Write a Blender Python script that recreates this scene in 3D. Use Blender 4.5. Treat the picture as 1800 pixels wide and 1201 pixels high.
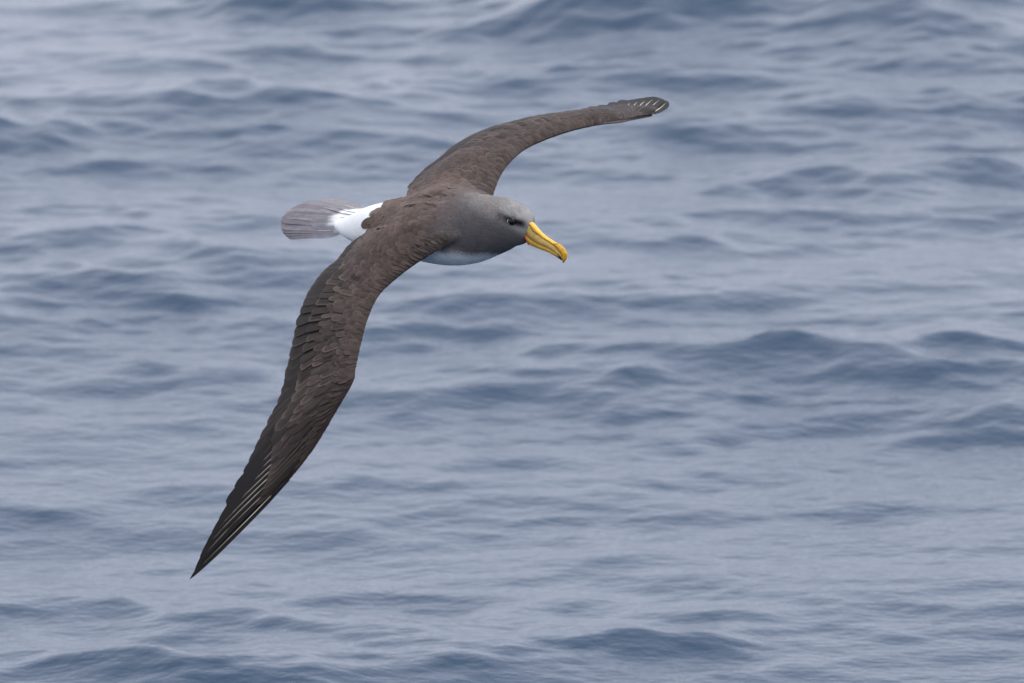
import bpy, bmesh, math, random
import numpy as np
from mathutils import Vector
from mathutils.bvhtree import BVHTree

for o in list(bpy.data.objects):
    bpy.data.objects.remove(o)
scene = bpy.context.scene
col = scene.collection
rng = np.random.default_rng(7)
random.seed(7)

# ------------------------------------------------------------------ camera, sky, sun, exposure
PITCH = math.radians(10.3)
CAM_H = 5.8            # metres above the water (ship's rail)
DIST = 25.0            # camera to bird
S = 760.0              # photograph pixels per metre at the bird
cam_d = bpy.data.cameras.new('camera')
cam = bpy.data.objects.new('camera', cam_d)
col.objects.link(cam)
cam.location = (0, 0, CAM_H)
cam.rotation_euler = (math.pi / 2 - PITCH, 0, 0)
cam_d.sensor_width = 36.0
cam_d.lens = 36.0 * DIST / (1800.0 / S)
cam_d.clip_start = 0.5
cam_d.clip_end = 20000
cam_d.dof.use_dof = True
cam_d.dof.focus_distance = DIST - 0.05
cam_d.dof.aperture_fstop = 8.0
scene.camera = cam

SUN_EL, SUN_AZ = math.radians(62), math.radians(72)    # azimuth from +Y towards +X
world = bpy.data.worlds.new('World')
scene.world = world
world.use_nodes = True
nt = world.node_tree
for n in list(nt.nodes):
    nt.nodes.remove(n)
w_out = nt.nodes.new('ShaderNodeOutputWorld')
w_bg = nt.nodes.new('ShaderNodeBackground')
w_sky = nt.nodes.new('ShaderNodeTexSky')
w_sky.sky_type = 'NISHITA'
w_sky.sun_disc = False
w_sky.sun_elevation = SUN_EL
w_sky.sun_rotation = SUN_AZ
w_sky.air_density = 1.0
w_sky.dust_density = 2.0
w_mix = nt.nodes.new('ShaderNodeMix')
w_mix.data_type = 'RGBA'
w_mix.inputs[0].default_value = 0.86          # even overcast in front of the blue
w_mix.inputs[7].default_value = (12.2, 12.6, 14.4, 1)
nt.links.new(w_sky.outputs[0], w_mix.inputs[6])
nt.links.new(w_mix.outputs[2], w_bg.inputs[0])
w_bg.inputs[1].default_value = 0.1
nt.links.new(w_bg.outputs[0], w_out.inputs[0])

sun_d = bpy.data.lights.new('sun', 'SUN')
sun_d.energy = 1.9
sun_d.angle = math.radians(40)
sun_d.color = (1.0, 0.96, 0.90)
sun = bpy.data.objects.new('sun', sun_d)
col.objects.link(sun)
sdir = Vector((math.sin(SUN_AZ) * math.cos(SUN_EL), math.cos(SUN_AZ) * math.cos(SUN_EL), math.sin(SUN_EL)))
sun.rotation_euler = sdir.to_track_quat('Z', 'Y').to_euler()
sun.location = (0, 30, 30)

vs = scene.view_settings
vs.view_transform = 'Standard'
vs.look = 'None'
vs.exposure = 0.0
vs.gamma = 1.0
vs.use_curve_mapping = False
scene.render.engine = 'CYCLES'

# ------------------------------------------------------------------ helpers
CAMP = np.array([0, 0, CAM_H])
RIGHT = np.array([1.0, 0, 0])
FWD = np.array([0, math.cos(PITCH), -math.sin(PITCH)])
UPV = np.array([0, math.sin(PITCH), math.cos(PITCH)])

def W3(v):                      # vector right / away / up of the bird's pose -> world
    v = np.asarray(v, float)
    return v[..., 0:1] * RIGHT + v[..., 1:2] * FWD + v[..., 2:3] * UPV

def PT(px, py, d):              # a point of the bird: measured position and distance from the bird's plane
    f = (DIST + d) / DIST
    return CAMP + (px - 900) / S * f * RIGHT + (DIST + d) * FWD - (py - 600.5) / S * f * UPV

def norm(v):
    v = np.asarray(v, float)
    return v / np.maximum(np.linalg.norm(v, axis=-1, keepdims=True), 1e-9)

def lin(r, g, b):
    def f(x):
        x /= 255.0
        return x / 12.92 if x <= 0.04045 else ((x + 0.055) / 1.055) ** 2.4
    return np.array([f(r), f(g), f(b)])

def sstep(a, b, x):
    t = np.clip((np.asarray(x, float) - a) / (b - a), 0, 1)
    return t * t * (3 - 2 * t)

def catmull(P, t):              # P (K, n) at uniform knots 0..1
    P = np.asarray(P, float)
    K = len(P)
    t = np.clip(np.asarray(t, float), 0, 1) * (K - 1)
    i = np.minimum(t.astype(int), K - 2)
    f = (t - i)[..., None]
    p0 = P[np.maximum(i - 1, 0)]; p1 = P[i]; p2 = P[i + 1]; p3 = P[np.minimum(i + 2, K - 1)]
    return 0.5 * (2 * p1 + (p2 - p0) * f + (2 * p0 - 5 * p1 + 4 * p2 - p3) * f ** 2 + (3 * p1 - p0 - 3 * p2 + p3) * f ** 3)

# bird's own axes (right / away / up of the picture plane -> world)
F = norm(W3([0.762, -0.640, -0.060]))
L = W3([0.561, 0.609, 0.561]); L = norm(L - F * L.dot(F))
U = np.cross(F, L)
BX = norm(W3([0.73, -0.46, -0.48]))          # beak direction; the head is held level while the body banks
HL = norm(np.cross(np.array([0, 0, 1.0]), BX))
BU = np.cross(BX, HL)
CEN = PT(790, 404, 0)

# ------------------------------------------------------------------ materials
def new_mat(name):
    m = bpy.data.materials.new(name)
    m.use_nodes = True
    return m, m.node_tree, m.node_tree.nodes['Principled BSDF']

def plumage_mat(name, rough=0.75, mott=0.35, bump=0.25, streak=True):
    m, t, b = new_mat(name)
    at = t.nodes.new('ShaderNodeAttribute'); at.attribute_name = 'Col'
    uv = t.nodes.new('ShaderNodeUVMap'); uv.uv_map = 'UVMap'
    mp = t.nodes.new('ShaderNodeMapping'); mp.inputs['Scale'].default_value = (16, 3, 1) if streak else (1, 1, 1)
    t.links.new(uv.outputs[0], mp.inputs[0])
    n1 = t.nodes.new('ShaderNodeTexNoise'); n1.inputs['Scale'].default_value = 2.2; n1.inputs['Detail'].default_value = 5
    t.links.new(mp.outputs[0], n1.inputs['Vector'])
    tc = t.nodes.new('ShaderNodeTexCoord')
    n2 = t.nodes.new('ShaderNodeTexNoise'); n2.inputs['Scale'].default_value = 55; n2.inputs['Detail'].default_value = 5
    t.links.new(tc.outputs['Object'], n2.inputs['Vector'])
    def rmp(src, lo, hi):
        r = t.nodes.new('ShaderNodeMapRange')
        r.inputs['From Min'].default_value = 0.3; r.inputs['From Max'].default_value = 0.7
        r.inputs['To Min'].default_value = lo; r.inputs['To Max'].default_value = hi
        t.links.new(src, r.inputs['Value'])
        return r.outputs[0]
    mul = t.nodes.new('ShaderNodeMath'); mul.operation = 'MULTIPLY'
    t.links.new(rmp(n1.outputs[0], 1 - mott, 1 + mott), mul.inputs[0])
    t.links.new(rmp(n2.outputs[0], 1 - mott * .6, 1 + mott * .6), mul.inputs[1])
    vm = t.nodes.new('ShaderNodeVectorMath'); vm.operation = 'SCALE'
    t.links.new(at.outputs['Color'], vm.inputs[0]); t.links.new(mul.outputs[0], vm.inputs['Scale'])
    t.links.new(vm.outputs[0], b.inputs['Base Color'])
    b.inputs['Roughness'].default_value = rough
    b.inputs['Specular IOR Level'].default_value = 0.14
    b.inputs['Sheen Weight'].default_value = 0.05
    b.inputs['Sheen Roughness'].default_value = 0.5
    bp = t.nodes.new('ShaderNodeBump'); bp.inputs['Strength'].default_value = bump; bp.inputs['Distance'].default_value = 0.0015
    t.links.new(n1.outputs[0], bp.inputs['Height']); t.links.new(bp.outputs[0], b.inputs['Normal'])
    return m

M_FEATHER = plumage_mat('feather', 0.72, 0.20, 0.35)
M_BODY = plumage_mat('body_plumage', 0.85, 0.08, 0.12)

def horn_mat(name, rough=0.38):
    m, t, b = new_mat(name)
    at = t.nodes.new('ShaderNodeAttribute'); at.attribute_name = 'Col'
    tc = t.nodes.new('ShaderNodeTexCoord')
    n = t.nodes.new('ShaderNodeTexNoise'); n.inputs['Scale'].default_value = 160; n.inputs['Detail'].default_value = 6
    t.links.new(tc.outputs['Object'], n.inputs['Vector'])
    r = t.nodes.new('ShaderNodeMapRange'); r.inputs['To Min'].default_value = 0.75; r.inputs['To Max'].default_value = 1.2
    r.inputs['From Min'].default_value = 0.3; r.inputs['From Max'].default_value = 0.7
    t.links.new(n.outputs[0], r.inputs['Value'])
    vm = t.nodes.new('ShaderNodeVectorMath'); vm.operation = 'SCALE'
    t.links.new(at.outputs['Color'], vm.inputs[0]); t.links.new(r.outputs[0], vm.inputs['Scale'])
    t.links.new(vm.outputs[0], b.inputs['Base Color'])
    b.inputs['Roughness'].default_value = rough
    bp = t.nodes.new('ShaderNodeBump'); bp.inputs['Strength'].default_value = 0.2; bp.inputs['Distance'].default_value = 0.0006
    t.links.new(n.outputs[0], bp.inputs['Height']); t.links.new(bp.outputs[0], b.inputs['Normal'])
    return m
M_HORN = horn_mat('beak_horn')
M_EYE, _t, _b = new_mat('eye'); _b.inputs['Base Color'].default_value = (0.003, 0.0025, 0.0025, 1); _b.inputs['Roughness'].default_value = 0.12; _b.inputs['Specular IOR Level'].default_value = 0.3
M_LID, _t, _b = new_mat('eyelid'); _b.inputs['Base Color'].default_value = (0.75, 0.75, 0.75, 1); _b.inputs['Roughness'].default_value = 0.6

# ------------------------------------------------------------------ the sea
def build_sea():
    def axis(a, b, step, ext, ratio=1.045):
        core = np.arange(a, b + step * .5, step)
        d, s, g = 0.0, step, []
        while d < ext:
            s *= ratio; d += s; g.append(d)
        g = np.array(g)
        return np.concatenate([a - g[::-1], core, b + g])
    xs = axis(-2.8, 2.8, 0.014, 6000)
    ys = axis(26.4, 42.5, 0.019, 9000)
    sx = np.gradient(xs); sy = np.gradient(ys)
    r = np.random.default_rng(21)
    waves = []
    def band(n, l0, l1, slope, mean, spread):
        for i in range(n):
            lam = l0 * (l1 / l0) ** ((i + r.random()) / n)
            k = 2 * math.pi / lam
            a = slope / k * math.sqrt(2.0 / n) * (0.5 + r.random())
            th = math.radians(mean) + r.normal() * math.radians(spread)
            waves.append((k * math.sin(th), k * math.cos(th), a, r.random() * 2 * math.pi, lam))
    band(10, 9.0, 24.0, 0.022, -12, 18)
    band(26, 2.2, 7.0, 0.021, -10, 18)
    band(70, 0.8, 2.2, 0.043, -9, 30)
    band(160, 0.25, 0.8, 0.062, -4, 42)
    band(200, 0.09, 0.25, 0.050, 0, 45)
    band(220, 0.055, 0.09, 0.018, 0, 60)
    Wv = np.array(waves)
    kx, ky, A, ph, lam = Wv.T
    attx = np.clip(lam[None] / (2.2 * sx[:, None]) - 1.0, 0, 1)
    atty = np.clip(lam[None] / (2.2 * sy[:, None]) - 1.0, 0, 1)
    px_ = kx[None] * xs[:, None] + ph[None]; py_ = ky[None] * ys[:, None]
    cx, s_x, cy, s_y = np.cos(px_) * attx, np.sin(px_) * attx, np.cos(py_) * atty, np.sin(py_) * atty
    def field(ws, sine):
        if sine:
            return (s_x * ws) @ cy.T + (cx * ws) @ s_y.T
        return (cx * ws) @ cy.T - (s_x * ws) @ s_y.T
    longw = (lam > 2.2).astype(float)
    X, Y = np.meshgrid(xs, ys, indexing='ij')
    # cat's-paws: ruffled water round the standing wavelets, smoother water between them
    gust = np.full_like(X, 0.62)
    ixs = np.where(np.abs(xs) < 12)[0]; iys = np.where((ys > 15) & (ys < 60))[0]
    sub = np.ix_(ixs, iys)
    g = np.zeros_like(X[sub])
    for (wx, wy, a, b, h, sk) in WAVELETS:
        g += min(h / .06, 1.3) * np.exp(-((X[sub] - wx) / (1.3 * a)) ** 2 - ((Y[sub] - wy + .35) / (2.6 * b + .25)) ** 2)
    gust[sub] += 0.62 * np.clip(g, 0, 1)
    Z = field(A * longw, False) + gust * field(A * (1 - longw), False)
    k = np.hypot(kx, ky)
    chop = np.where(lam < 0.25, 0.3, 0.75)
    DX = -field(A * chop * kx / k, True)
    DY = -field(A * chop * ky / k, True)
    X, Y = np.meshgrid(xs, ys, indexing='ij')
    # the larger wavelets that stand in this stretch of water: (x, y, half width, half depth, height, skew)
    for (wx, wy, a, b, h, sk) in WAVELETS:
        ix = np.where(np.abs(xs - wx) < 3.2 * a + 0.5)[0]; iy = np.where(np.abs(ys - wy) < 3.5 * b + 0.3)[0]
        sub = np.ix_(ix, iy)
        xx = X[sub] - wx
        u = xx / a
        wob = .12 * np.sin(xx * 3.1 + wx * 3) + .05 * np.sin(xx * 8.3 + wy * 2) + .03 * np.sin(xx * 19 + wy)
        v = (Y[sub] - wy - sk * xx - wob) / b
        fr = np.sqrt(v * v + .10)
        pr = np.where(v < 0, np.exp(-1.15 * fr), np.exp(-1.5 * fr + .35 * math.sqrt(.10)))
        Z[sub] += 1.15 * h * np.exp(-u * u) * pr * (1 + 0.22 * np.sin(2.9 * u + wx * 5) + .10 * np.sin(7.3 * u + wy))
    co = np.stack([X + DX, Y + DY, Z], -1).reshape(-1, 3)
    nx, ny = len(xs), len(ys)
    idx = np.arange(nx * ny).reshape(nx, ny)
    q = np.stack([idx[:-1, :-1], idx[1:, :-1], idx[1:, 1:], idx[:-1, 1:]], -1).reshape(-1, 4)
    me = bpy.data.meshes.new('sea')
    me.vertices.add(len(co)); me.vertices.foreach_set('co', co.astype(np.float32).ravel())
    me.loops.add(q.size); me.loops.foreach_set('vertex_index', q.astype(np.int32).ravel())
    me.polygons.add(len(q))
    me.polygons.foreach_set('loop_start', np.arange(0, q.size, 4, dtype=np.int32))
    me.polygons.foreach_set('use_smooth', np.ones(len(q), dtype=bool))
    me.update()
    o = bpy.data.objects.new('sea', me)
    col.objects.link(o)
    o['kind'] = 'structure'
    o['label'] = 'choppy grey blue sea surface with dark wavelets under an overcast sky'
    m, t, b = new_mat('sea_water')
    b.inputs['Base Color'].default_value = (0.006, 0.034, 0.074, 1)
    b.inputs['Roughness'].default_value = 0.12
    b.inputs['IOR'].default_value = 1.333
    tc = t.nodes.new('ShaderNodeTexCoord')
    mp = t.nodes.new('ShaderNodeMapping'); mp.inputs['Scale'].default_value = (1.0, 1.5, 1)
    t.links.new(tc.outputs['Object'], mp.inputs[0])
    n = t.nodes.new('ShaderNodeTexNoise'); n.inputs['Scale'].default_value = 22; n.inputs['Detail'].default_value = 4
    t.links.new(mp.outputs[0], n.inputs['Vector'])
    bp = t.nodes.new('ShaderNodeBump'); bp.inputs['Strength'].default_value = 0.35; bp.inputs['Distance'].default_value = 0.012
    t.links.new(n.outputs[0], bp.inputs['Height']); t.links.new(bp.outputs[0], b.inputs['Normal'])
    me.materials.append(m)
    return o

def sea_at(px, py):             # where a line of sight meets the water
    d = norm(FWD * DIST + (px - 900) / S * RIGHT - (py - 600.5) / S * UPV)
    k = -CAM_H / d[2]
    return d[0] * k, d[1] * k

WAVELETS = []
for (px, py, wpx, b, h, sk) in [
        (1330, 650, 450, 0.17, 0.050, 0.0), (1620, 630, 210, 0.18, 0.050, 0.15), (1080, 690, 150, 0.14, 0.025, 0.0),
        (450, 1050, 320, 0.17, 0.038, -0.15), (700, 1075, 180, 0.15, 0.03, -0.2), (260, 1150, 320, 0.18, 0.032, -0.1),
        (1130, 1125, 160, 0.13, 0.030, 0.0), (1330, 1085, 190, 0.12, 0.025, -0.35),
        (330, 480, 280, 0.22, 0.05, -0.1), (120, 530, 200, 0.2, 0.045, -0.2), (480, 210, 330, 0.24, 0.065, -0.1),
        (1200, 90, 360, 0.4, 0.12, -0.05), (1600, 30, 260, 0.4, 0.10, 0.1), (620, 40, 300, 0.3, 0.085, 0.0),
        (30, 290, 110, 0.25, 0.07, 0.0), (1330, 265, 260, 0.2, 0.035, 0.0), (1650, 330, 220, 0.25, 0.05, 0.1),
        (370, 370, 200, 0.16, 0.03, -0.2), (700, 825, 200, 0.13, 0.022, -0.2), (1200, 770, 140, 0.14, 0.025, 0.0),
        (1250, 470, 170, 0.14, 0.025, 0.05), (800, 560, 200, 0.2, 0.03, -0.1), (1750, 705, 130, 0.16, 0.03, 0.1),
        (380, 660, 150, 0.13, 0.02, -0.2), (1500, 70, 520, 0.9, 0.16, 0.0), (1150, 30, 300, 0.5, 0.08, 0.0)]:
    x_, y_ = sea_at(px, py)
    WAVELETS.append((x_, y_, wpx / 560.0 * 1.05, b * 1.15, h, sk))
sea = build_sea()

# ------------------------------------------------------------------ mesh assembly for the bird
class MB:
    def __init__(s):
        s.v, s.f, s.c, s.uv, s.n = [], [], [], [], 0
    def add(s, v, f, c, uv=None):
        v = np.asarray(v, float)
        c = np.broadcast_to(np.asarray(c, float), (len(v), 3))
        if uv is None:
            uv = np.zeros((len(v), 2))
        s.v.append(v); s.c.append(c); s.uv.append(uv)
        s.f += [tuple(i + s.n for i in q) for q in f]
        s.n += len(v)
    def build(s, name, mat, parent, origin=None, smooth=True):
        v = np.concatenate(s.v); c = np.concatenate(s.c); uv = np.concatenate(s.uv)
        pl = np.array(parent_world(parent)) if parent else np.zeros(3)
        if origin is None:
            origin = v.mean(0)
        me = bpy.data.meshes.new(name)
        me.from_pydata((v - origin).tolist(), [], s.f)
        if smooth:
            me.polygons.foreach_set('use_smooth', np.ones(len(me.polygons), dtype=bool))
        set_attrs(me, c, uv)
        me.materials.append(mat)
        o = bpy.data.objects.new(name, me)
        col.objects.link(o)
        o.parent = parent
        o.location = Vector(origin - pl)
        WLOC[o.name] = origin
        return o
WLOC = {}
def parent_world(p):
    return WLOC[p.name]
def set_attrs(me, c, uv=None):
    a = me.color_attributes.new('Col', 'FLOAT_COLOR', 'POINT')
    a.data.foreach_set('color', np.concatenate([c, np.ones((len(c), 1))], 1).astype(np.float32).ravel())
    if uv is not None:
        l = me.uv_layers.new(name='UVMap')
        vi = np.zeros(len(me.loops), np.int32); me.loops.foreach_get('vertex_index', vi)
        l.data.foreach_set('uv', uv[vi].astype(np.float32).ravel())

bird = bpy.data.objects.new('albatross', None)
col.objects.link(bird)
bird.location = Vector(CEN)
bird.empty_display_size = 0.3
WLOC[bird.name] = CEN
bird['label'] = 'brown backed albatross with grey head and hooked yellow beak gliding low over the sea'
bird['category'] = 'bird'

# ------------------------------------------------------------------ wings as surfaces
class Wing:
    def __init__(s, st, side):
        s.side = side                      # +1 left, -1 right
        st = np.array(st, float)
        s.LE = np.array([PT(*r[:3]) for r in st]); s.TE = np.array([PT(*r[3:6]) for r in st])
        s.th = st[:, 6:7]
        K = len(st)
        nn = []
        for i in range(K):
            a, b = max(i - 1, 0), min(i + 1, K - 1)
            sp = (s.LE[b] - s.LE[a]) * .6 + (s.TE[b] - s.TE[a]) * .4
            ch = s.TE[i] - s.LE[i]
            if np.linalg.norm(ch) < .02:
                ch = s.TE[i - 1] - s.LE[i - 1]
            n = np.cross(ch, sp)
            if side < 0:
                n = -n
            n = norm(n)
            if n.dot(U) < 0:
                n = -n
            nn.append(n)
        nn = np.array(nn)
        for _ in range(2):
            nn[1:-1] = norm(nn[:-2] + 2 * nn[1:-1] + nn[2:])
        s.N = nn
    def nrm(s, t):
        return norm(catmull(s.N, t))
    def surf(s, t, c, h=0.0, lower=False):
        t = np.asarray(t, float); c = np.asarray(c, float)
        le, te, th, n = catmull(s.LE, t), catmull(s.TE, t), catmull(s.th, t)[..., 0], s.nrm(t)
        ch = te - le
        cl = np.linalg.norm(ch, axis=-1)
        cc = np.clip(c, 0, 1)
        yt = 5 * (.2969 * np.sqrt(cc) - .126 * cc - .3516 * cc ** 2 + .2843 * cc ** 3 - .1015 * cc ** 4)
        if getattr(s, 'soft', False):
            yt = .5 * np.sin(math.pi * cc) ** 1.5
        camber = 0.05 * cl * np.sin(math.pi * np.clip(c, 0, 1.15) ** .8)
        z = camber + th * yt * (-0.35 if lower else 0.65)
        return le + ch * c[..., None] + n * (z + h)[..., None]

near = Wing([
    (810, 415, -.124, 674, 372, .165, .055), (776, 435, -.112, 641, 408, .120, .050), (736, 460, -.104, 612, 432, .090, .044),
    (700, 487, -.112, 592, 457, .060, .040), (667, 519, -.130, 559, 487, .020, .036), (647, 562, -.175, 534, 530, -.030, .032),
    (635, 607, -.220, 515, 592, -.080, .029), (627, 645, -.255, 503, 650, -.125, .027), (622, 671, -.280, 494, 700, -.160, .026),
    (595, 718, -.290, 470, 752, -.190, .022), (555, 785, -.300, 440, 815, -.220, .018), (510, 843, -.310, 411, 866, -.250, .014),
    (450, 910, -.315, 381, 920, -.285, .010), (391, 970, -.320, 353, 974, -.305, .007), (335, 1020, -.325, 334, 1020, -.324, .003)], -1)
far = Wing([
    (862, 350, .010, 700, 352, .200, .055), (869, 338, .060, 713, 332, .220, .050), (881, 308, .120, 738, 305, .260, .044),
    (900, 282, .170, 772, 277, .300, .040), (927, 260, .230, 800, 254, .360, .036), (965, 243, .265, 843, 232, .400, .032),
    (1007, 229, .295, 890, 217, .440, .029), (1052, 219, .320, 930, 210, .470, .027), (1095, 214, .340, 975, 203, .490, .026),
    (1113, 210, .430, 1015, 196, .560, .022), (1129, 207, .540, 1053, 189, .650, .018), (1146, 204, .660, 1090, 181, .740, .014),
    (1160, 199, .780, 1125, 175, .830, .010), (1170, 192, .870, 1152, 172, .890, .007), (1173, 181, .930, 1172, 180, .932, .003)], 1)

def wing_from(LE, TE, th, side):
    w = Wing.__new__(Wing)
    w.side = side
    w.soft = True
    w.LE, w.TE, w.th = np.array(LE), np.array(TE), np.array(th)[:, None]
    nn = []
    for i in range(len(LE)):
        a, b = max(i - 1, 0), min(i + 1, len(LE) - 1)
        n = norm(np.cross(w.TE[i] - w.LE[i], (w.LE[b] - w.LE[a]) + (w.TE[b] - w.TE[a])))
        nn.append(n if n.dot(U) > 0 else -n)
    w.N = np.array(nn)
    return w

# ------------------------------------------------------------------ body: torso, neck, head and wing arms, one skin
def loft(rings, f, v):
    n0 = len(v)
    m = len(rings[0])
    for r in rings:
        v.extend([tuple(p) for p in r])
    for i in range(len(rings) - 1):
        for j in range(m):
            a = n0 + i * m + j; b = n0 + i * m + (j + 1) % m
            f.append((a, b, b + m, a + m))
    f.append(tuple(n0 + j for j in reversed(range(m))))
    f.append(tuple(n0 + (len(rings) - 1) * m + j for j in range(m)))

SPINE = np.array([  # px, py, depth, half height px, width/height ratio, head blend
    (588, 392, .224, 4, 2.6, 0), (602, 394, .208, 13, 2.4, 0), (640, 396, .166, 33, 1.45, 0), (690, 398, .110, 47, 1.25, 0),
    (740, 400, .055, 57, 1.18, 0), (790, 402, .000, 64, 1.12, 0), (828, 402, -.042, 62, 1.05, .15), (858, 398, -.074, 55, 1.0, .4),
    (882, 395, -.097, 48, .95, .7), (902, 394, -.113, 41, .92, .9), (916, 398, -.123, 34, .88, 1), (926, 403, -.131, 26, .82, 1),
    (932, 407, -.136, 16, .75, 1)])
verts, faces = [], []
NR = 40
tt = np.linspace(0, 1, 80)
sp = catmull(SPINE, tt)
cen = np.array([PT(*r[:3]) for r in sp])
tan = norm(np.gradient(cen, axis=0))
rings = []
for i in range(len(tt)):
    hb = np.clip(sp[i, 5], 0, 1)
    side = norm(L * (1 - hb) + HL * hb)
    T = norm(tan[i] * .6 + (F * (1 - hb) + norm(BX + .5 * BU) * hb) * .4)
    side = norm(side - T * side.dot(T))
    N_ = np.cross(T, side)
    hh = max(sp[i, 3], 1) / S
    rat = sp[i, 4]
    b_ = hh / math.sqrt((rat * side.dot(UPV)) ** 2 + N_.dot(UPV) ** 2)
    th = np.linspace(0, 2 * math.pi, NR, endpoint=False)
    rings.append(cen[i] + side * (rat * b_ * np.cos(th))[:, None] + N_ * (b_ * np.sin(th))[:, None])
loft(rings, faces, verts)
for wg in (near, far):
    rg = []
    for t in np.linspace(0.0, 0.80, 64):
        cm = 0.80 - 0.55 * sstep(.55, .80, t)
        cs = np.linspace(1, 0, 14) ** 1.6 * cm
        up = wg.surf(np.full(14, t), cs, -0.0015)
        lo = wg.surf(np.full(13, t), cs[::-1][1:], -0.004, lower=True)
        rg.append(np.concatenate([up, lo]))
    loft(rg, faces, verts)
def flank(x, ang, sd, k=1.0):          # point on the torso's skin
    r = [np.interp(x, SPINE[:, 0], SPINE[:, j]) for j in range(5)]
    b_ = r[3] / S / math.sqrt((r[4] * .561) ** 2 + .823 ** 2)
    a = math.radians(ang)
    return PT(*r[:3]) + k * b_ * (U * math.cos(a) + L * sd * r[4] * math.sin(a))
for wg in (near, far):
    q = lambda t, c, h: wg.surf(np.array([t]), np.array([c]), h)[0]
    pa = wing_from([flank(842, 10, wg.side, .93), flank(842, 38, wg.side, .95), q(.02, .05, .000), q(.09, .08, .000), q(.18, .10, -.001), q(.30, .14, -.007)],
                   [flank(704, 10, wg.side, .93), flank(698, 40, wg.side, .97), flank(690, 60, wg.side, 1.03), q(.09, .90, .008), q(.18, .88, .002), q(.30, .80, -.005)],
                   [.03, .042, .066, .066, .045, .02], wg.side)
    rg = []
    for t in np.linspace(0, 1, 40):
        cs = np.linspace(1, 0, 14) ** 1.6
        up = pa.surf(np.full(14, t), cs, -0.0005)
        lo = pa.surf(np.full(13, t), cs[::-1][1:], -.014, lower=True)
        rg.append(np.concatenate([up, lo]))
    loft(rg, faces, verts)
tmp = bpy.data.meshes.new('tmp_body')
tmp.from_pydata(verts, [], faces)
bm = bmesh.new(); bm.from_mesh(tmp)
bmesh.ops.recalc_face_normals(bm, faces=bm.faces)
bm.to_mesh(tmp); bm.free()
tob = bpy.data.objects.new('tmp_body', tmp)
col.objects.link(tob)
md = tob.modifiers.new('r', 'REMESH'); md.mode = 'VOXEL'; md.voxel_size = 0.0032; md.adaptivity = 0
sm = tob.modifiers.new('s', 'SMOOTH'); sm.iterations = 18; sm.factor = .5
dg = bpy.context.evaluated_depsgraph_get()
body_me = bpy.data.meshes.new_from_object(tob.evaluated_get(dg))
bpy.data.objects.remove(tob)
nv = len(body_me.vertices)
bco = np.zeros(nv * 3, np.float32); body_me.vertices.foreach_get('co', bco)
bco = bco.reshape(-1, 3).astype(float)
bvh = BVHTree.FromPolygons([Vector(p) for p in bco], [tuple(p.vertices) for p in body_me.polygons])

def cast(px, py):
    d = norm(FWD * DIST + (px - 900) / S * RIGHT - (py - 600.5) / S * UPV)
    loc, nn, i, dist = bvh.ray_cast(Vector(CAMP), Vector(d))
    return (np.array(loc), np.array(nn)) if loc else (None, None)

EYE_R, EYE_RN = cast(896.5, 389.5)
HC = PT(902, 394, -.113)
def mirror_head(p):
    return p - 2 * (p - HC).dot(HL) * HL
# relief of the face: brow ridge over a shallow socket running to the beak
for s_ in (0, 1):
    e = EYE_R if s_ == 0 else mirror_head(EYE_R)
    out = -HL if s_ == 0 else HL
    d = bco - e
    a, b, c = d @ BX, d @ BU, d @ out
    near_side = sstep(-.03, -.01, c)
    brow = np.exp(-((a - .010) / .022) ** 2 - ((b - .0105) / .006) ** 2) * near_side
    sock = np.exp(-((a - .012) / .016) ** 2 - ((b + .000) / .006) ** 2) * near_side
    bco += (out * 0.0042 + BU * -.0012) * brow[:, None] - out * 0.0042 * sock[:, None]
body_me.vertices.foreach_set('co', (bco - CEN).astype(np.float32).ravel())
body_me.update()
bno = np.zeros(nv * 3, np.float32); body_me.vertices.foreach_get('normal', bno)
bno = bno.reshape(-1, 3).astype(float)

BROWN = lin(90, 76, 69)
rel = bco - CEN
fF, fL, fU = rel @ F, rel @ L, rel @ U
upn = bno @ U
nzz = np.sin(fF * 90 + 3 * np.sin(fL * 60)) * .006 + np.sin(fL * 130 + fU * 110) * .004
C_brown = BROWN
C_head = lin(124, 119, 116)
C_cap = lin(148, 145, 144)
C_face = lin(94, 90, 90)
C_white = np.array([.80, .80, .79])
cc = np.tile(C_brown, (nv, 1))
def blend(c, w):
    global cc
    w = np.clip(w, 0, 1)[:, None]
    cc = cc * (1 - w) + c * w
hd = bco - HC
hx, hs, hu = hd @ BX, hd @ HL, hd @ BU
hw = sstep(-.01, .13, fF + nzz * 1.5)
blend(lin(66, 55, 50), sstep(.07, .16, np.abs(fL)))
blend(C_face, hw * sstep(.16, .11, np.abs(fL)))
blend(C_head, hw * sstep(-.005, .025, hu))
blend(C_cap, hw * sstep(.012, .04, hu + .55 * np.maximum(hx, -.02)) * sstep(-.05, .01, hx))
# white below: belly, flanks and under the wings
bel = sstep(.034, .002, fU + .50 * np.maximum(fF - .03, 0) + nzz) * sstep(.158, .128, fF + nzz)
onbody = sstep(.108, .085, np.abs(fL))
blend(C_white, bel * onbody * sstep(.25, -.05, upn))
blend(np.array([.7, .7, .71]), (1 - onbody) * sstep(-.85, -.95, upn))
# rump
blend(C_white, sstep(-.150, -.158, fF + nzz * 1.4 + .30 * np.abs(fL)) * onbody)
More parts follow.
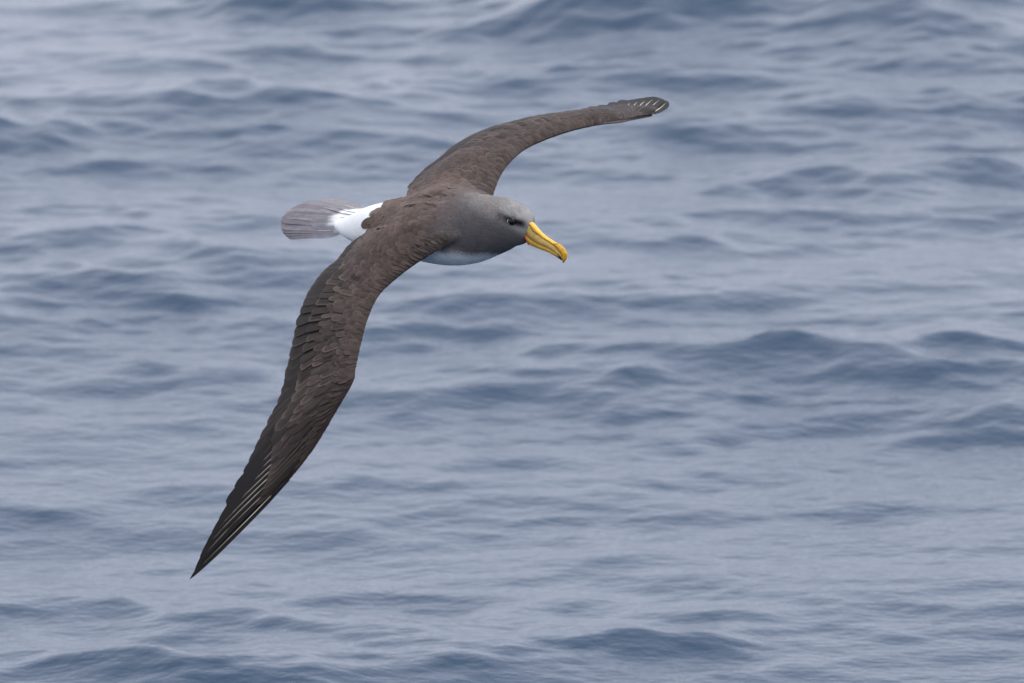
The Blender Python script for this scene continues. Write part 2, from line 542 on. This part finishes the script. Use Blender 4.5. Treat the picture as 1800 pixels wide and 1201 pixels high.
# dark lores and skin line at the beak base
for s_ in (0, 1):
    e = EYE_R if s_ == 0 else mirror_head(EYE_R)
    out = -HL if s_ == 0 else HL
    d = bco - e
    a, b, c = d @ BX, d @ BU, d @ out
    blend(np.array([.008, .008, .010]), .98 * np.exp(-np.abs((a - .015) / .031) ** 4 - np.abs((b - .0020 - .05 * a) / .0100) ** 3) * sstep(-.035, -.015, c))
    blend(np.array([.010, .010, .012]), .75 * np.exp(-np.abs((a + .010) / .018) ** 2 - np.abs((b - .004) / .006) ** 2) * sstep(-.035, -.015, c))
BODY_RGB = cc
set_attrs(body_me, cc)
body_me.uv_layers.new(name='UVMap')
vi = np.zeros(len(body_me.loops), np.int32); body_me.loops.foreach_get('vertex_index', vi)
buv = np.stack([np.arctan2(fL, fU) * .9, fF * 9], 1)
body_me.uv_layers['UVMap'].data.foreach_set('uv', buv[vi].astype(np.float32).ravel())
body_me.polygons.foreach_set('use_smooth', np.ones(len(body_me.polygons), dtype=bool))
body_me.materials.clear(); body_me.materials.append(M_BODY)
body = bpy.data.objects.new('body', body_me)
body_me.name = 'body'
col.objects.link(body)
body.parent = bird
WLOC['body'] = CEN
bvh = BVHTree.FromPolygons([Vector(p) for p in bco], [tuple(p.vertices) for p in body_me.polygons])

# ------------------------------------------------------------------ feathers
def prof_round(u):
    w = .55 + .45 * sstep(0, .35, u)
    tip = np.where(u > .68, np.sqrt(np.clip(1 - ((u - .68) / .32) ** 2, 0, 1)), 1)
    return w * tip
def prof_long(u):
    w = .6 + .4 * sstep(0, .3, u)
    tip = np.where(u > .86, np.sqrt(np.clip(1 - ((u - .86) / .14) ** 2, 0, 1)), 1)
    return w * tip
def prof_prim(u):
    return (.75 + .25 * sstep(0, .2, u)) * np.where(u > .62, np.clip(1 - ((u - .62) / .38) ** 2.0, 0, 1), 1)
def prof_blunt(u):
    return (.5 + .5 * sstep(0, .3, u)) * np.where(u > .82, np.sqrt(np.clip(1 - ((u - .82) / .18) ** 2.4, 0, 1)), 1)
def prof_point(u):
    w = .75 + .25 * sstep(0, .2, u)
    return w * np.where(u > .45, np.clip(1 - ((u - .45) / .55) ** 1.7, 0, 1), 1)
US = {6: np.array([0, .3, .6, .8, .93, 1.0]), 10: np.array([0, .14, .28, .42, .56, .7, .82, .9, .96, 1.0]),
      13: np.array([0, .1, .2, .3, .4, .5, .6, .7, .79, .87, .93, .975, 1.0])}

def feather(mb, path, nr, width, prof, rgb, us, nv_=5, tilt=0.0, lift=0.0, camb=.12, shaft=None, edge=None, asym=0.0, shaft_w=.0009, shaft_u=(0, .95), base=None):
    u = us
    tg = norm(np.gradient(path, axis=0))
    sd = norm(np.cross(nr, tg))
    n2 = norm(np.cross(tg, sd))
    w = width * .5 * prof(u)
    w = np.maximum(w, width * .015)
    vv = np.linspace(-1, 1, nv_)
    P = path[:, None] + sd[:, None] * ((vv + asym)[None] * w[:, None])[..., None] \
        + n2[:, None] * ((camb * (1 - vv ** 2)[None] + tilt * vv[None]) * w[:, None] + lift * u[:, None] ** 1.3)[..., None]
    m = len(u)
    f = [(i * nv_ + j, i * nv_ + j + 1, (i + 1) * nv_ + j + 1, (i + 1) * nv_ + j) for i in range(m - 1) for j in range(nv_ - 1)]
    c = np.tile(rgb, (m, nv_, 1)).astype(float)
    if edge is not None:
        ew = (np.abs(vv)[None] ** 4 * .6 + sstep(.85, 1, u)[:, None] * .7)
        ew = np.clip(ew, 0, 1)[..., None] * edge[1]
        c = c * (1 - ew) + np.asarray(edge[0]) * ew
    if base is not None:
        rl = P - CEN
        xf, xl = rl @ F, rl @ L
        edge_ = -.370 + .05 * np.minimum(((xl - .015) / .045) ** 2, 1.2) + .005 * np.sin(xl * 400 + base[1] * 9) + .004 * np.sin(xl * 900)
        bw = sstep(-.014, .014, xf - edge_)[..., None]
        c = c * (1 - bw) + np.asarray(base[0]) * bw
    uv = np.stack(np.broadcast_arrays(vv[None] * .5 + rng.random() * 9, u[:, None] + rng.random() * 9), -1)
    mb.add(P.reshape(-1, 3), f, c.reshape(-1, 3), uv.reshape(-1, 2))
    if shaft is not None:
        a = np.linspace(shaft_u[0], shaft_u[1], len(u))
        def ip(X):
            return np.stack([np.interp(a, u, X[:, k]) for k in range(3)], 1)
        ctr = ip(path); s2 = ip(sd); n3 = ip(n2)
        wa = np.interp(a, u, w)
        ctr = ctr + s2 * (asym * wa)[:, None] + n3 * (camb * wa + np.interp(a, u, lift * u ** 1.3))[:, None]
        sw = shaft_w * (1 - .9 * a / shaft_u[1])
        V = np.concatenate([ctr + s2 * sw[:, None] - n3 * .0002, ctr + n3 * (sw * .9)[:, None], ctr - s2 * sw[:, None] - n3 * .0002])
        m2 = len(a)
        ff = [(k * m2 + i, k * m2 + i + 1, (k + 1) * m2 + i + 1, (k + 1) * m2 + i) for k in range(2) for i in range(m2 - 1)]
        mb.add(V, ff, shaft, np.tile([.5, .5], (len(V), 1)))

def wing_feather(mb, wg, t0, c0, t1, c1, h0, h1, width, prof, rgb, us, bow=0.0, **kw):
    t = t0 + (t1 - t0) * us
    c = c0 + (c1 - c0) * us + bow * np.sin(math.pi * us)
    path = wg.surf(t, c) + wg.nrm(t) * (h0 + (h1 - h0) * us)[:, None]
    feather(mb, path, wg.nrm(t), width, prof, rgb, us, **kw)

def vary(c, s=.14):
    g = 1 + rng.normal() * s
    return np.clip(c * max(g, .45) * (1 + rng.normal(size=3) * .025), 0, 1)

C_COV = lin(66, 57, 52)
C_COV_D = lin(43, 36, 34)
C_SEC = lin(38, 33, 31)
C_PRI = lin(20, 18, 18)
C_EDGE = lin(132, 114, 102)
C_SHAFT = lin(244, 230, 204)
def cov_col(t, c=.3):
    w = sstep(.36, .76, t)
    a = C_COV * (1 - w) + C_COV_D * w
    return a * (1 - .12 * sstep(.3, .7, c))

def hand_shift(t):            # how far outwards a feather rooted at t leans, per unit chord
    return .03 + .20 * sstep(.28, .72, t)

def build_wing(wg):
    tl = -1.0 * wg.side
    # lesser coverts: the small scales that make up the wing's own surface
    mb = MB()
    rows = [.003, .028, .055, .085, .12, .16, .205, .255, .31, .365]
    for r_, c_ in enumerate(rows):
        wdt = .010 + .0011 * r_
        t = .035 + .004 * (r_ % 2)
        tmax = .80 - .012 * r_
        while t < tmax:
            le, te = catmull(wg.LE, t), catmull(wg.TE, t)
            sl = np.linalg.norm(catmull(wg.LE, t + .01) - le) / .01          # metres of wing per unit t
            cl = max(np.linalg.norm(te - le), .05)
            c = max(c_ + .008 * rng.normal() * (r_ > 0), .002 + (.022 + .028 * sstep(.6, .75, t)) * sstep(.44, .58, t))
            ln = (.019 + .0022 * r_) * (.9 + .2 * rng.random())
            dc = ln / cl * (1 - .35 * sstep(.45, .75, t))
            dt = hand_shift(t) * dc * 1.1 + rng.normal() * .003
            wing_feather(mb, wg, t, c, min(t + dt, .97), c + dc, -.0018 + .0010 * (r_ < 2), (.0018 if r_ > 1 else .0002) + .0012 * rng.random() * (r_ > 0), wdt * 1.5 * (.9 + .2 * rng.random()), prof_round,
                         vary(cov_col(t, c), .20), US[6], nv_=5, camb=.10, tilt=.05 * rng.normal(), edge=(C_EDGE, .5 * rng.random() ** 2))
            t += wdt / sl * (.9 + .2 * rng.random())
    wing = mb.build('wing', M_FEATHER, bird, origin=wg.surf(np.array([.05]), np.array([.3]))[0])
    wing['label'] = 'lowered wing reaching down towards the water' if wg.side < 0 else 'raised wing with its tip lifted above the head'
    # secondaries
    n = 30
    for i in range(n):
        f = i / (n - 1)
        t0 = .075 + .525 * f
        t1 = t0 + hand_shift(t0) * .62 + rng.normal() * .002
        mb = MB()
        wing_feather(mb, wg, t0, .42, t1, 1.0 + rng.normal() * .008, -.001, .0006, .050 + .003 * rng.normal(), prof_blunt,
                     vary(C_SEC, .18), US[10], tilt=.07 * tl, camb=.05, shaft=vary(lin(84, 70, 60), .1), edge=(C_EDGE, .34 * rng.random()))
        mb.build('secondary_feather', M_FEATHER, wing, origin=wg.surf(np.array([t0]), np.array([.42]))[0])
    # primaries, innermost to outermost
    tips_t = [.700, .742, .780, .815, .847, .877, .907, .938, .970, .999]
    tips_c = [1.0, 1.0, 1.0, 1.0, 1.0, .99, .97, .94, .80, .35]
    for i in range(10):
        f = i / 9
        t0 = .585 + .20 * f
        c0 = .36 - .335 * f
        mb = MB()
        wing_feather(mb, wg, t0, c0, tips_t[i], tips_c[i], .0012 * f, .0008 + .0022 * f, (.036 - .012 * f), prof_long if i < 4 else prof_prim,
                     vary(C_PRI, .10), US[13], bow=-.02 - .03 * f, tilt=.10 * tl, camb=.06, asym=-.15 * tl,
                     shaft=C_SHAFT * (1 - .0 * f) if i > 1 else lin(150, 120, 90), shaft_w=.0008 + .0005 * f, shaft_u=(0, .80), edge=(lin(28, 25, 26), .3))
        mb.build('primary_feather', M_FEATHER, wing, origin=wg.surf(np.array([t0]), np.array([c0]))[0])
    # primary coverts, over the bases of the primaries
    for i in range(12):
        f = i / 11
        t1 = .665 + .170 * f
        c1 = .80 - .62 * f
        t0 = t1 - .135 + .02 * f
        c0 = max(c1 - .36 + .12 * f, .10)
        mb = MB()
        wing_feather(mb, wg, t0, c0, t1, c1, -.001, .0030 + .002 * f, .027 - .009 * f, prof_long, vary(C_COV_D * .85, .28), US[10], tilt=.12 * tl,
                     camb=.08, shaft=lin(88, 76, 66), edge=(C_EDGE, .4 * rng.random() ** 1.5))
        mb.build('primary_covert', M_FEATHER, wing, origin=wg.surf(np.array([t0]), np.array([c0]))[0])
    # greater and median coverts along the arm
    n = 32
    for i in range(n):
        f = i / (n - 1)
        t0 = .06 + .545 * f
        mb = MB()
        hs = hand_shift(t0)
        wing_feather(mb, wg, t0, .38, t0 + hs * .40 + rng.normal() * .003, .75 + rng.normal() * .02, -.001, .0038, .030 + .003 * rng.normal(), prof_long,
                     vary(cov_col(t0, .6) * .74, .32), US[10], tilt=.13 * tl, camb=.08, shaft=vary(lin(96, 80, 68), .2), edge=(C_EDGE, .8 * rng.random() ** 2))
        mb.build('greater_covert', M_FEATHER, wing, origin=wg.surf(np.array([t0]), np.array([.38]))[0])
    for row, (ca, cb, hh, nn) in enumerate(((.27, .57, .0042, 36), (.19, .44, .0046, 40))):
        for i in range(nn):
            f = (i + .5 * row) / nn
            t0 = .05 + .63 * f
            hs = hand_shift(t0) * 1.1
            mb = MB()
            wing_feather(mb, wg, t0, ca + rng.normal() * .012, t0 + hs * (cb - ca) + rng.normal() * .005, cb + rng.normal() * .025, -.002, hh,
                         .024 + .003 * rng.normal(), prof_round, vary(cov_col(t0, .4) * .92, .30), US[10], tilt=.08 * tl + .05 * rng.normal(), camb=.10,
                         shaft=vary(lin(96, 80, 68), .2), edge=(C_EDGE, .8 * rng.random() ** 2), shaft_w=.0006)
            mb.build('median_covert', M_FEATHER, wing, origin=wg.surf(np.array([t0]), np.array([ca]))[0])
    return wing
wings = [build_wing(near), build_wing(far)]

# feathers that lie on the body: walk backwards over the skin from a root
def skin_path(p, d, ln, us, h0, h1):
    pts, nrs = [], []
    q = Vector(p)
    last = 0
    for k, u in enumerate(us):
        step = (u - last) * ln; last = u
        loc, nn, i, ds = bvh.find_nearest(q + Vector(d) * step)
        q = loc
        nn = np.array(nn)
        pts.append(np.array(loc) + nn * (h0 + (h1 - h0) * u)); nrs.append(nn)
        d = norm(np.array(d) - nn * np.dot(d, nn))
    return np.array(pts), np.array(nrs)

def scatter(mask, n, mind):
    idx = np.where(mask)[0]
    idx = rng.permutation(idx)
    out, grid = [], {}
    for i in idx:
        p = bco[i]
        key = tuple((p / mind).astype(int))
        ok = True
        for a in (-1, 0, 1):
            for b in (-1, 0, 1):
                for c in (-1, 0, 1):
                    for q in grid.get((key[0] + a, key[1] + b, key[2] + c), ()):
                        if np.sum((q - p) ** 2) < mind * mind:
                            ok = False
        if ok:
            grid.setdefault(key, []).append(p); out.append(i)
            if len(out) >= n:
                break
    return out

mb = MB()
dors = (upn > -.15) & (fF > -.17 + .10 * np.abs(fL)) & (fF < .085) & (np.abs(fL) < .27) & (fU > -.02 - .35 * np.abs(fL)) & (cc[:, 1] < .30) & (bel * onbody < .12) & (upn > .25 * sstep(.08, .12, np.abs(fL))) & (bno @ F < .45)
for i in scatter(dors, 1500, .0115):
    a = np.clip(fF[i] / .10 + .3, 0, 1)
    ln = .036 - .016 * a + .004 * rng.random()
    d = norm(-F + L * np.sign(fL[i]) * .25 * min(abs(fL[i]) / .1, 1) + rng.normal(size=3) * .06)
    us = US[6]
    P, Nn = skin_path(bco[i], d, ln, us, -.0008, .0034 - .0026 * a)
    c = BODY_RGB[i] * (1 + .10 * (1 - a))
    feather(mb, P, Nn, ln * (.58 - .1 * a), prof_round, vary(c, .12), us, nv_=5, camb=.10, tilt=.05 * rng.normal(), edge=(lin(146, 128, 115), .50 * rng.random() ** 1.6 * (1 - .6 * a)))
o = mb.build('mantle_feathers', M_FEATHER, bird); o['kind'] = 'stuff'

# the short plumage of head, neck and breast
mb = MB()
soft = (fF > .03) & (hx < .024) & (np.abs(fL) < .13) & (np.linalg.norm(bco - EYE_R, axis=1) > .016) & (np.linalg.norm(bco - mirror_head(EYE_R), axis=1) > .016)
soft |= (bel * onbody > .3) & (upn < .2) & (fF > -.12)
for i in scatter(soft, 5000, .0042):
    ln = .011 + .004 * rng.random() + .006 * sstep(.12, .04, fF[i])
    d = norm(-F * .5 - BX * .5 * sstep(.05, .15, fF[i]) - F * .3 + rng.normal(size=3) * .10)
    P, Nn = skin_path(bco[i], d, ln, US[6], -.0006, .0007 + .0006 * rng.random())
    feather(mb, P, Nn, ln * .38, prof_round, vary(BODY_RGB[i], .022), US[6], nv_=3, camb=.08, tilt=.05 * rng.normal())
o = mb.build('head_feathers', M_FEATHER, bird); o['kind'] = 'stuff'

# scapulars: longer feathers over the joint of back and wing
for sd in (-1, 1):
    m = (upn > .05) & (fL * sd > .035) & (fL * sd < .19) & (fF < -.03) & (fF > -.19 + .2 * np.abs(fL)) & (cc[:, 1] < .12) & (bno @ F < .3)
    for i in scatter(m, 60, .021):
        ln = .050 + .012 * rng.random()
        d = norm(-F + L * sd * .22 + rng.normal(size=3) * .05)
        P, Nn = skin_path(bco[i], d, ln, US[10], -.0012, .0026)
        mb = MB()
        feather(mb, P, Nn, .028, prof_round, vary(BODY_RGB[i], .09), US[10], tilt=.05 * rng.normal(), camb=.10, shaft=lin(78, 66, 58), shaft_w=.0006, edge=(C_EDGE, .22 * rng.random()))
        mb.build('scapular_feather', M_FEATHER, bird, origin=bco[i])

# tail
tip_line = np.array([(566, 352, .37), (538, 356, .36), (512, 367, .35), (498, 380, .33), (495, 390, .32), (496, 398, .31), (500, 405, .30), (507, 410, .29)])
root_line = np.array([(640, 370, .215), (634, 376, .21), (626, 384, .205), (620, 390, .20), (616, 395, .195), (613, 398, .19), (610, 402, .185), (608, 405, .18)])
C_TAIL = lin(122, 120, 124)
TN = norm(U * .9 + F * .05)
for i in range(12):
    f = i / 11
    a = PT(*catmull(root_line, np.array([f]))[0]); b = PT(*catmull(tip_line, np.array([f]))[0])
    us = US[13]
    rank = f * 2.0
    f0, f1 = max(f - .08, 0), min(f + .08, 1)
    acr = PT(*catmull(tip_line, np.array([f1]))[0]) - PT(*catmull(tip_line, np.array([f0]))[0]) + PT(*catmull(root_line, np.array([f1]))[0]) - PT(*catmull(root_line, np.array([f0]))[0])
    TF = norm(np.cross(acr, b - a))
    TF = TF if TF.dot(U) > 0 else -TF
    path = a + (b - a) * us[:, None] + TF * (.003 * np.sin(math.pi * us) + .0013 * rank - .004 * (1 - us))[:, None]
    mb = MB()
    outer = f > .95
    us = np.linspace(0, 1, 31)
    path = np.stack([np.interp(us, US[13], path[:, k]) for k in range(3)], 1)
    feather(mb, path, np.tile(TF, (len(us), 1)), .044, prof_blunt, vary(C_TAIL, .08), us, tilt=0.0, camb=.02,
            base=(C_white, f), shaft=lin(200, 196, 190), shaft_w=.0010, shaft_u=(.25, .95), edge=(lin(120, 108, 100) if not outer else lin(225, 222, 220), .20))
    mb.build('tail_feather', M_FEATHER, bird, origin=a)

# ------------------------------------------------------------------ beak
BO = PT(930, 410, -.1335)
def deproj(px, py, w):          # point on the beak at sideways distance w (towards the right eye's side)
    px = np.asarray(px, float); py = np.asarray(py, float)
    d = FWD * DIST + ((px - 900) / S)[..., None] * RIGHT - ((py - 600.5) / S)[..., None] * UPV
    # plane (p - BO) . (-HL) = w
    k = (w - (CAMP - BO).dot(-HL)) / (d @ (-HL))
    return CAMP + d * k[..., None]
def along(poly, p):
    poly = np.array(poly, float)
    s_ = np.concatenate([[0], np.cumsum(np.linalg.norm(np.diff(poly, axis=0), axis=1))]); s_ /= s_[-1]
    x = catmull(np.stack([np.interp(np.linspace(0, 1, 40), s_, poly[:, k]) for k in (0, 1)], 1), p)
    return x[:, 0], x[:, 1]
pR = [(930.8, 389.3), (937.4, 393.7), (948.7, 407.4), (962.4, 419.3), (974.9, 426.2), (983.6, 429.9), (991.1, 436.2), (996.1, 443.7), (997, 451.2), (994.9, 457.4), (989.9, 462.6)]
pM = [(927.7, 391.8), (936.2, 402.4), (947.4, 413.7), (962.4, 423.7), (976.1, 433.7), (984.9, 444.9), (988.8, 452.4), (989.6, 461)]
pJ = [(922.4, 412), (932.4, 421.2), (947.4, 429.9), (962.4, 436.2), (974.9, 443.7), (984.9, 450.2), (988.6, 455)]
pK = [(928, 429.3), (937.4, 433.7), (949.9, 438.7), (964.9, 444.3), (974.9, 449.9), (982.4, 454.9), (988.4, 458.6)]
NP = 22
pp = np.linspace(0, 1, NP)
Wd = np.interp(pp, [0, .25, .6, .85, 1], [.0145, .0125, .0095, .007, .0035])
def line3(poly, w):
    x, y = along(poly, pp)
    return np.array([deproj(np.array([x[i]]), np.array([y[i]]), w[i])[0] for i in range(NP)])
R3, M3, J3, K3 = line3(pR, Wd * .12), line3(pM, Wd * .62), line3(pJ, Wd), line3(pK, Wd * .7)
def mir(P):
    return P - 2 * ((P - BO) @ HL)[:, None] * HL
def mid(P):
    return P - ((P - BO) @ HL)[:, None] * HL
def out(P, k):
    return P - HL * k
def strip_mesh(cols_, rgb):
    v = np.concatenate(cols_)
    m = len(cols_)
    f = [(j * NP + i, j * NP + i + 1, ((j + 1) % m) * NP + i + 1, ((j + 1) % m) * NP + i) for j in range(m) for i in range(NP - 1)]
    f.append(tuple(j * NP for j in range(m))); f.append(tuple(j * NP + NP - 1 for j in reversed(range(m))))
    b_ = MB()
    b_.add(v, f, rgb)
    return b_
Y_TOP = lin(246, 190, 58); Y_SIDE = lin(200, 166, 84); Y_LOW = lin(226, 174, 62)
def grad(n, base, end, a=.8, b=1.0):
    w = sstep(a, b, pp)[:, None]
    g = base * (1 - w) + end * w
    return np.tile(g, (n, 1))
bul = out((R3 * .45 + M3 * .55), .0030 * 1) + BU * .0006
ridge = mid(R3) + BU * .0008
Mi = mid(M3) * .75 + M3 * .25
side_mid = out(M3 * .5 + J3 * .5, .0012)
up = strip_mesh([out(M3, -.0004), side_mid, J3, mir(J3), mir(side_mid), mir(out(M3, -.0004))], grad(6, Y_SIDE, lin(214, 170, 70)))
upper = up.build('upper_mandible', M_HORN, bird)
upper['label'] = 'yellow upper half of the hooked beak'
# culmen plate and hook are one ridge split where the nail begins
cut = int(NP * .66)
def part_strip(cols_, a, b, rgb):
    v = np.concatenate([c[a:b] for c in cols_]); k = b - a; m = len(cols_)
    f = [(j * k + i, j * k + i + 1, ((j + 1) % m) * k + i + 1, ((j + 1) % m) * k + i) for j in range(m) for i in range(k - 1)]
    f.append(tuple(j * k for j in range(m))); f.append(tuple(j * k + k - 1 for j in reversed(range(m))))
    b_ = MB(); b_.add(v, f, rgb); return b_
ccols = [M3 + BU * .0003, bul, R3 + BU * .0003, ridge, mir(R3 + BU * .0003), mir(bul), mir(M3 + BU * .0003)]
part_strip(ccols, 0, cut, Y_TOP).build('culmen_plate', M_HORN, upper)
hc = [mid(c) * .06 + c * .94 for c in ccols]
part_strip(hc, cut - 1, NP, lin(236, 176, 44)).build('hook', M_HORN, upper)
Jl = J3 - BU * .0003
klow = out(K3, .0)
jm = out(Jl * .5 + K3 * .5, .0004)
low = strip_mesh([out(Jl, -.0003), jm, klow, mid(K3) - BU * .0012, mir(klow), mir(jm), mir(out(Jl, -.0003))], grad(7, Y_LOW, lin(30, 28, 30), .80, .9))
lower = low.build('lower_mandible', M_HORN, bird)
lower['label'] = 'yellow lower half of the beak with a dark tip'

def tube(b_, pts, r, rgb, m=7):
    pts = np.array(pts); tg = norm(np.gradient(pts, axis=0))
    a = norm(np.cross(tg, [0.3, 0.2, .93])); c = np.cross(tg, a)
    th = np.linspace(0, 2 * math.pi, m, endpoint=False)
    r = np.broadcast_to(r, (len(pts),))
    V = (pts[:, None] + (a[:, None] * np.cos(th)[None, :, None] + c[:, None] * np.sin(th)[None, :, None]) * r[:, None, None]).reshape(-1, 3)
    f = [(i * m + j, i * m + (j + 1) % m, (i + 1) * m + (j + 1) % m, (i + 1) * m + j) for i in range(len(pts) - 1) for j in range(m)]
    f.append(tuple(reversed(range(m)))); f.append(tuple((len(pts) - 1) * m + j for j in range(m)))
    b_.add(V, f, rgb)
for s_ in (0, 1):
    fx = (lambda P: P) if s_ == 0 else mir
    # nostril tube on the seam
    k0 = M3[2:7] + (J3[2:7] - M3[2:7]) * .02
    b_ = MB(); tube(b_, fx(out(k0, .0016)), [.0008, .0017, .0019, .0015, .0006], lin(150, 120, 40)); ns = b_.build('nostril', M_HORN, upper)
    b_ = MB(); tube(b_, fx(out(M3[3:6] + (J3[3:6] - M3[3:6]) * .04, .0026)), [.0004, .0010, .0005], lin(26, 24, 20)); b_.build('nostril_opening', M_HORN, upper)
    # dark groove lines along the plates
    b_ = MB(); tube(b_, fx(out(M3[:-2], .0004)), .00032, lin(140, 106, 46)); b_.build('plate_groove', M_HORN, upper)
    b_ = MB(); tube(b_, fx(out(J3[:-2] - BU * .0003, .0001)), .0003, lin(165, 122, 50)); b_.build('gape_line', M_HORN, lower)
    # orange gape skin and black skin rim at the beak base
    g = np.array([deproj(np.array([x]), np.array([y]), w)[0] for x, y, w in ((921.4, 411.5, .0155), (923.6, 417.5, .0152), (926.4, 424, .0145), (929.6, 429.8, .0125))])
    b_ = MB(); tube(b_, fx(g), [.0010, .0013, .0013, .0008], lin(236, 92, 16)); b_.build('gape_stripe', M_HORN, lower)
    g = np.array([deproj(np.array([x]), np.array([y]), w)[0] for x, y, w in ((930.5, 388.6, .002), (927, 391.8, .0085), (923.5, 400, .0135), (920.8, 411, .0158), (923.0, 418, .0158), (926, 425, .015), (929, 431, .012))])
    b_ = MB(); tube(b_, fx(g), .0008, lin(26, 24, 26)); b_.build('skin_rim', M_HORN, upper)

# ------------------------------------------------------------------ eyes
for s_ in (0, 1):
    e = EYE_R if s_ == 0 else mirror_head(EYE_R)
    outv = -HL if s_ == 0 else HL
    c0 = e - outv * .0056 + BX * .001
    b_ = bmesh.new()
    bmesh.ops.create_uvsphere(b_, u_segments=20, v_segments=14, radius=.0094)
    me = bpy.data.meshes.new('eye'); b_.to_mesh(me); b_.free()
    me.polygons.foreach_set('use_smooth', np.ones(len(me.polygons), dtype=bool))
    me.materials.append(M_EYE)
    eo = bpy.data.objects.new('eye', me); col.objects.link(eo); eo.parent = bird
    eo.location = Vector(c0 - CEN); WLOC[eo.name] = c0
    th = np.radians(np.linspace(150, 268, 14))
    pts = c0 + outv * .0072 + (BX * np.cos(th)[:, None] + BU * np.sin(th)[:, None]) * .0064
    mb = MB()
    tube(mb, pts, np.interp(np.linspace(0, 1, 14), [0, .5, 1], [.0004, .0013, .0004]), (.7, .7, .7), m=6)
    mb.build('eyelid', M_LID, eo)
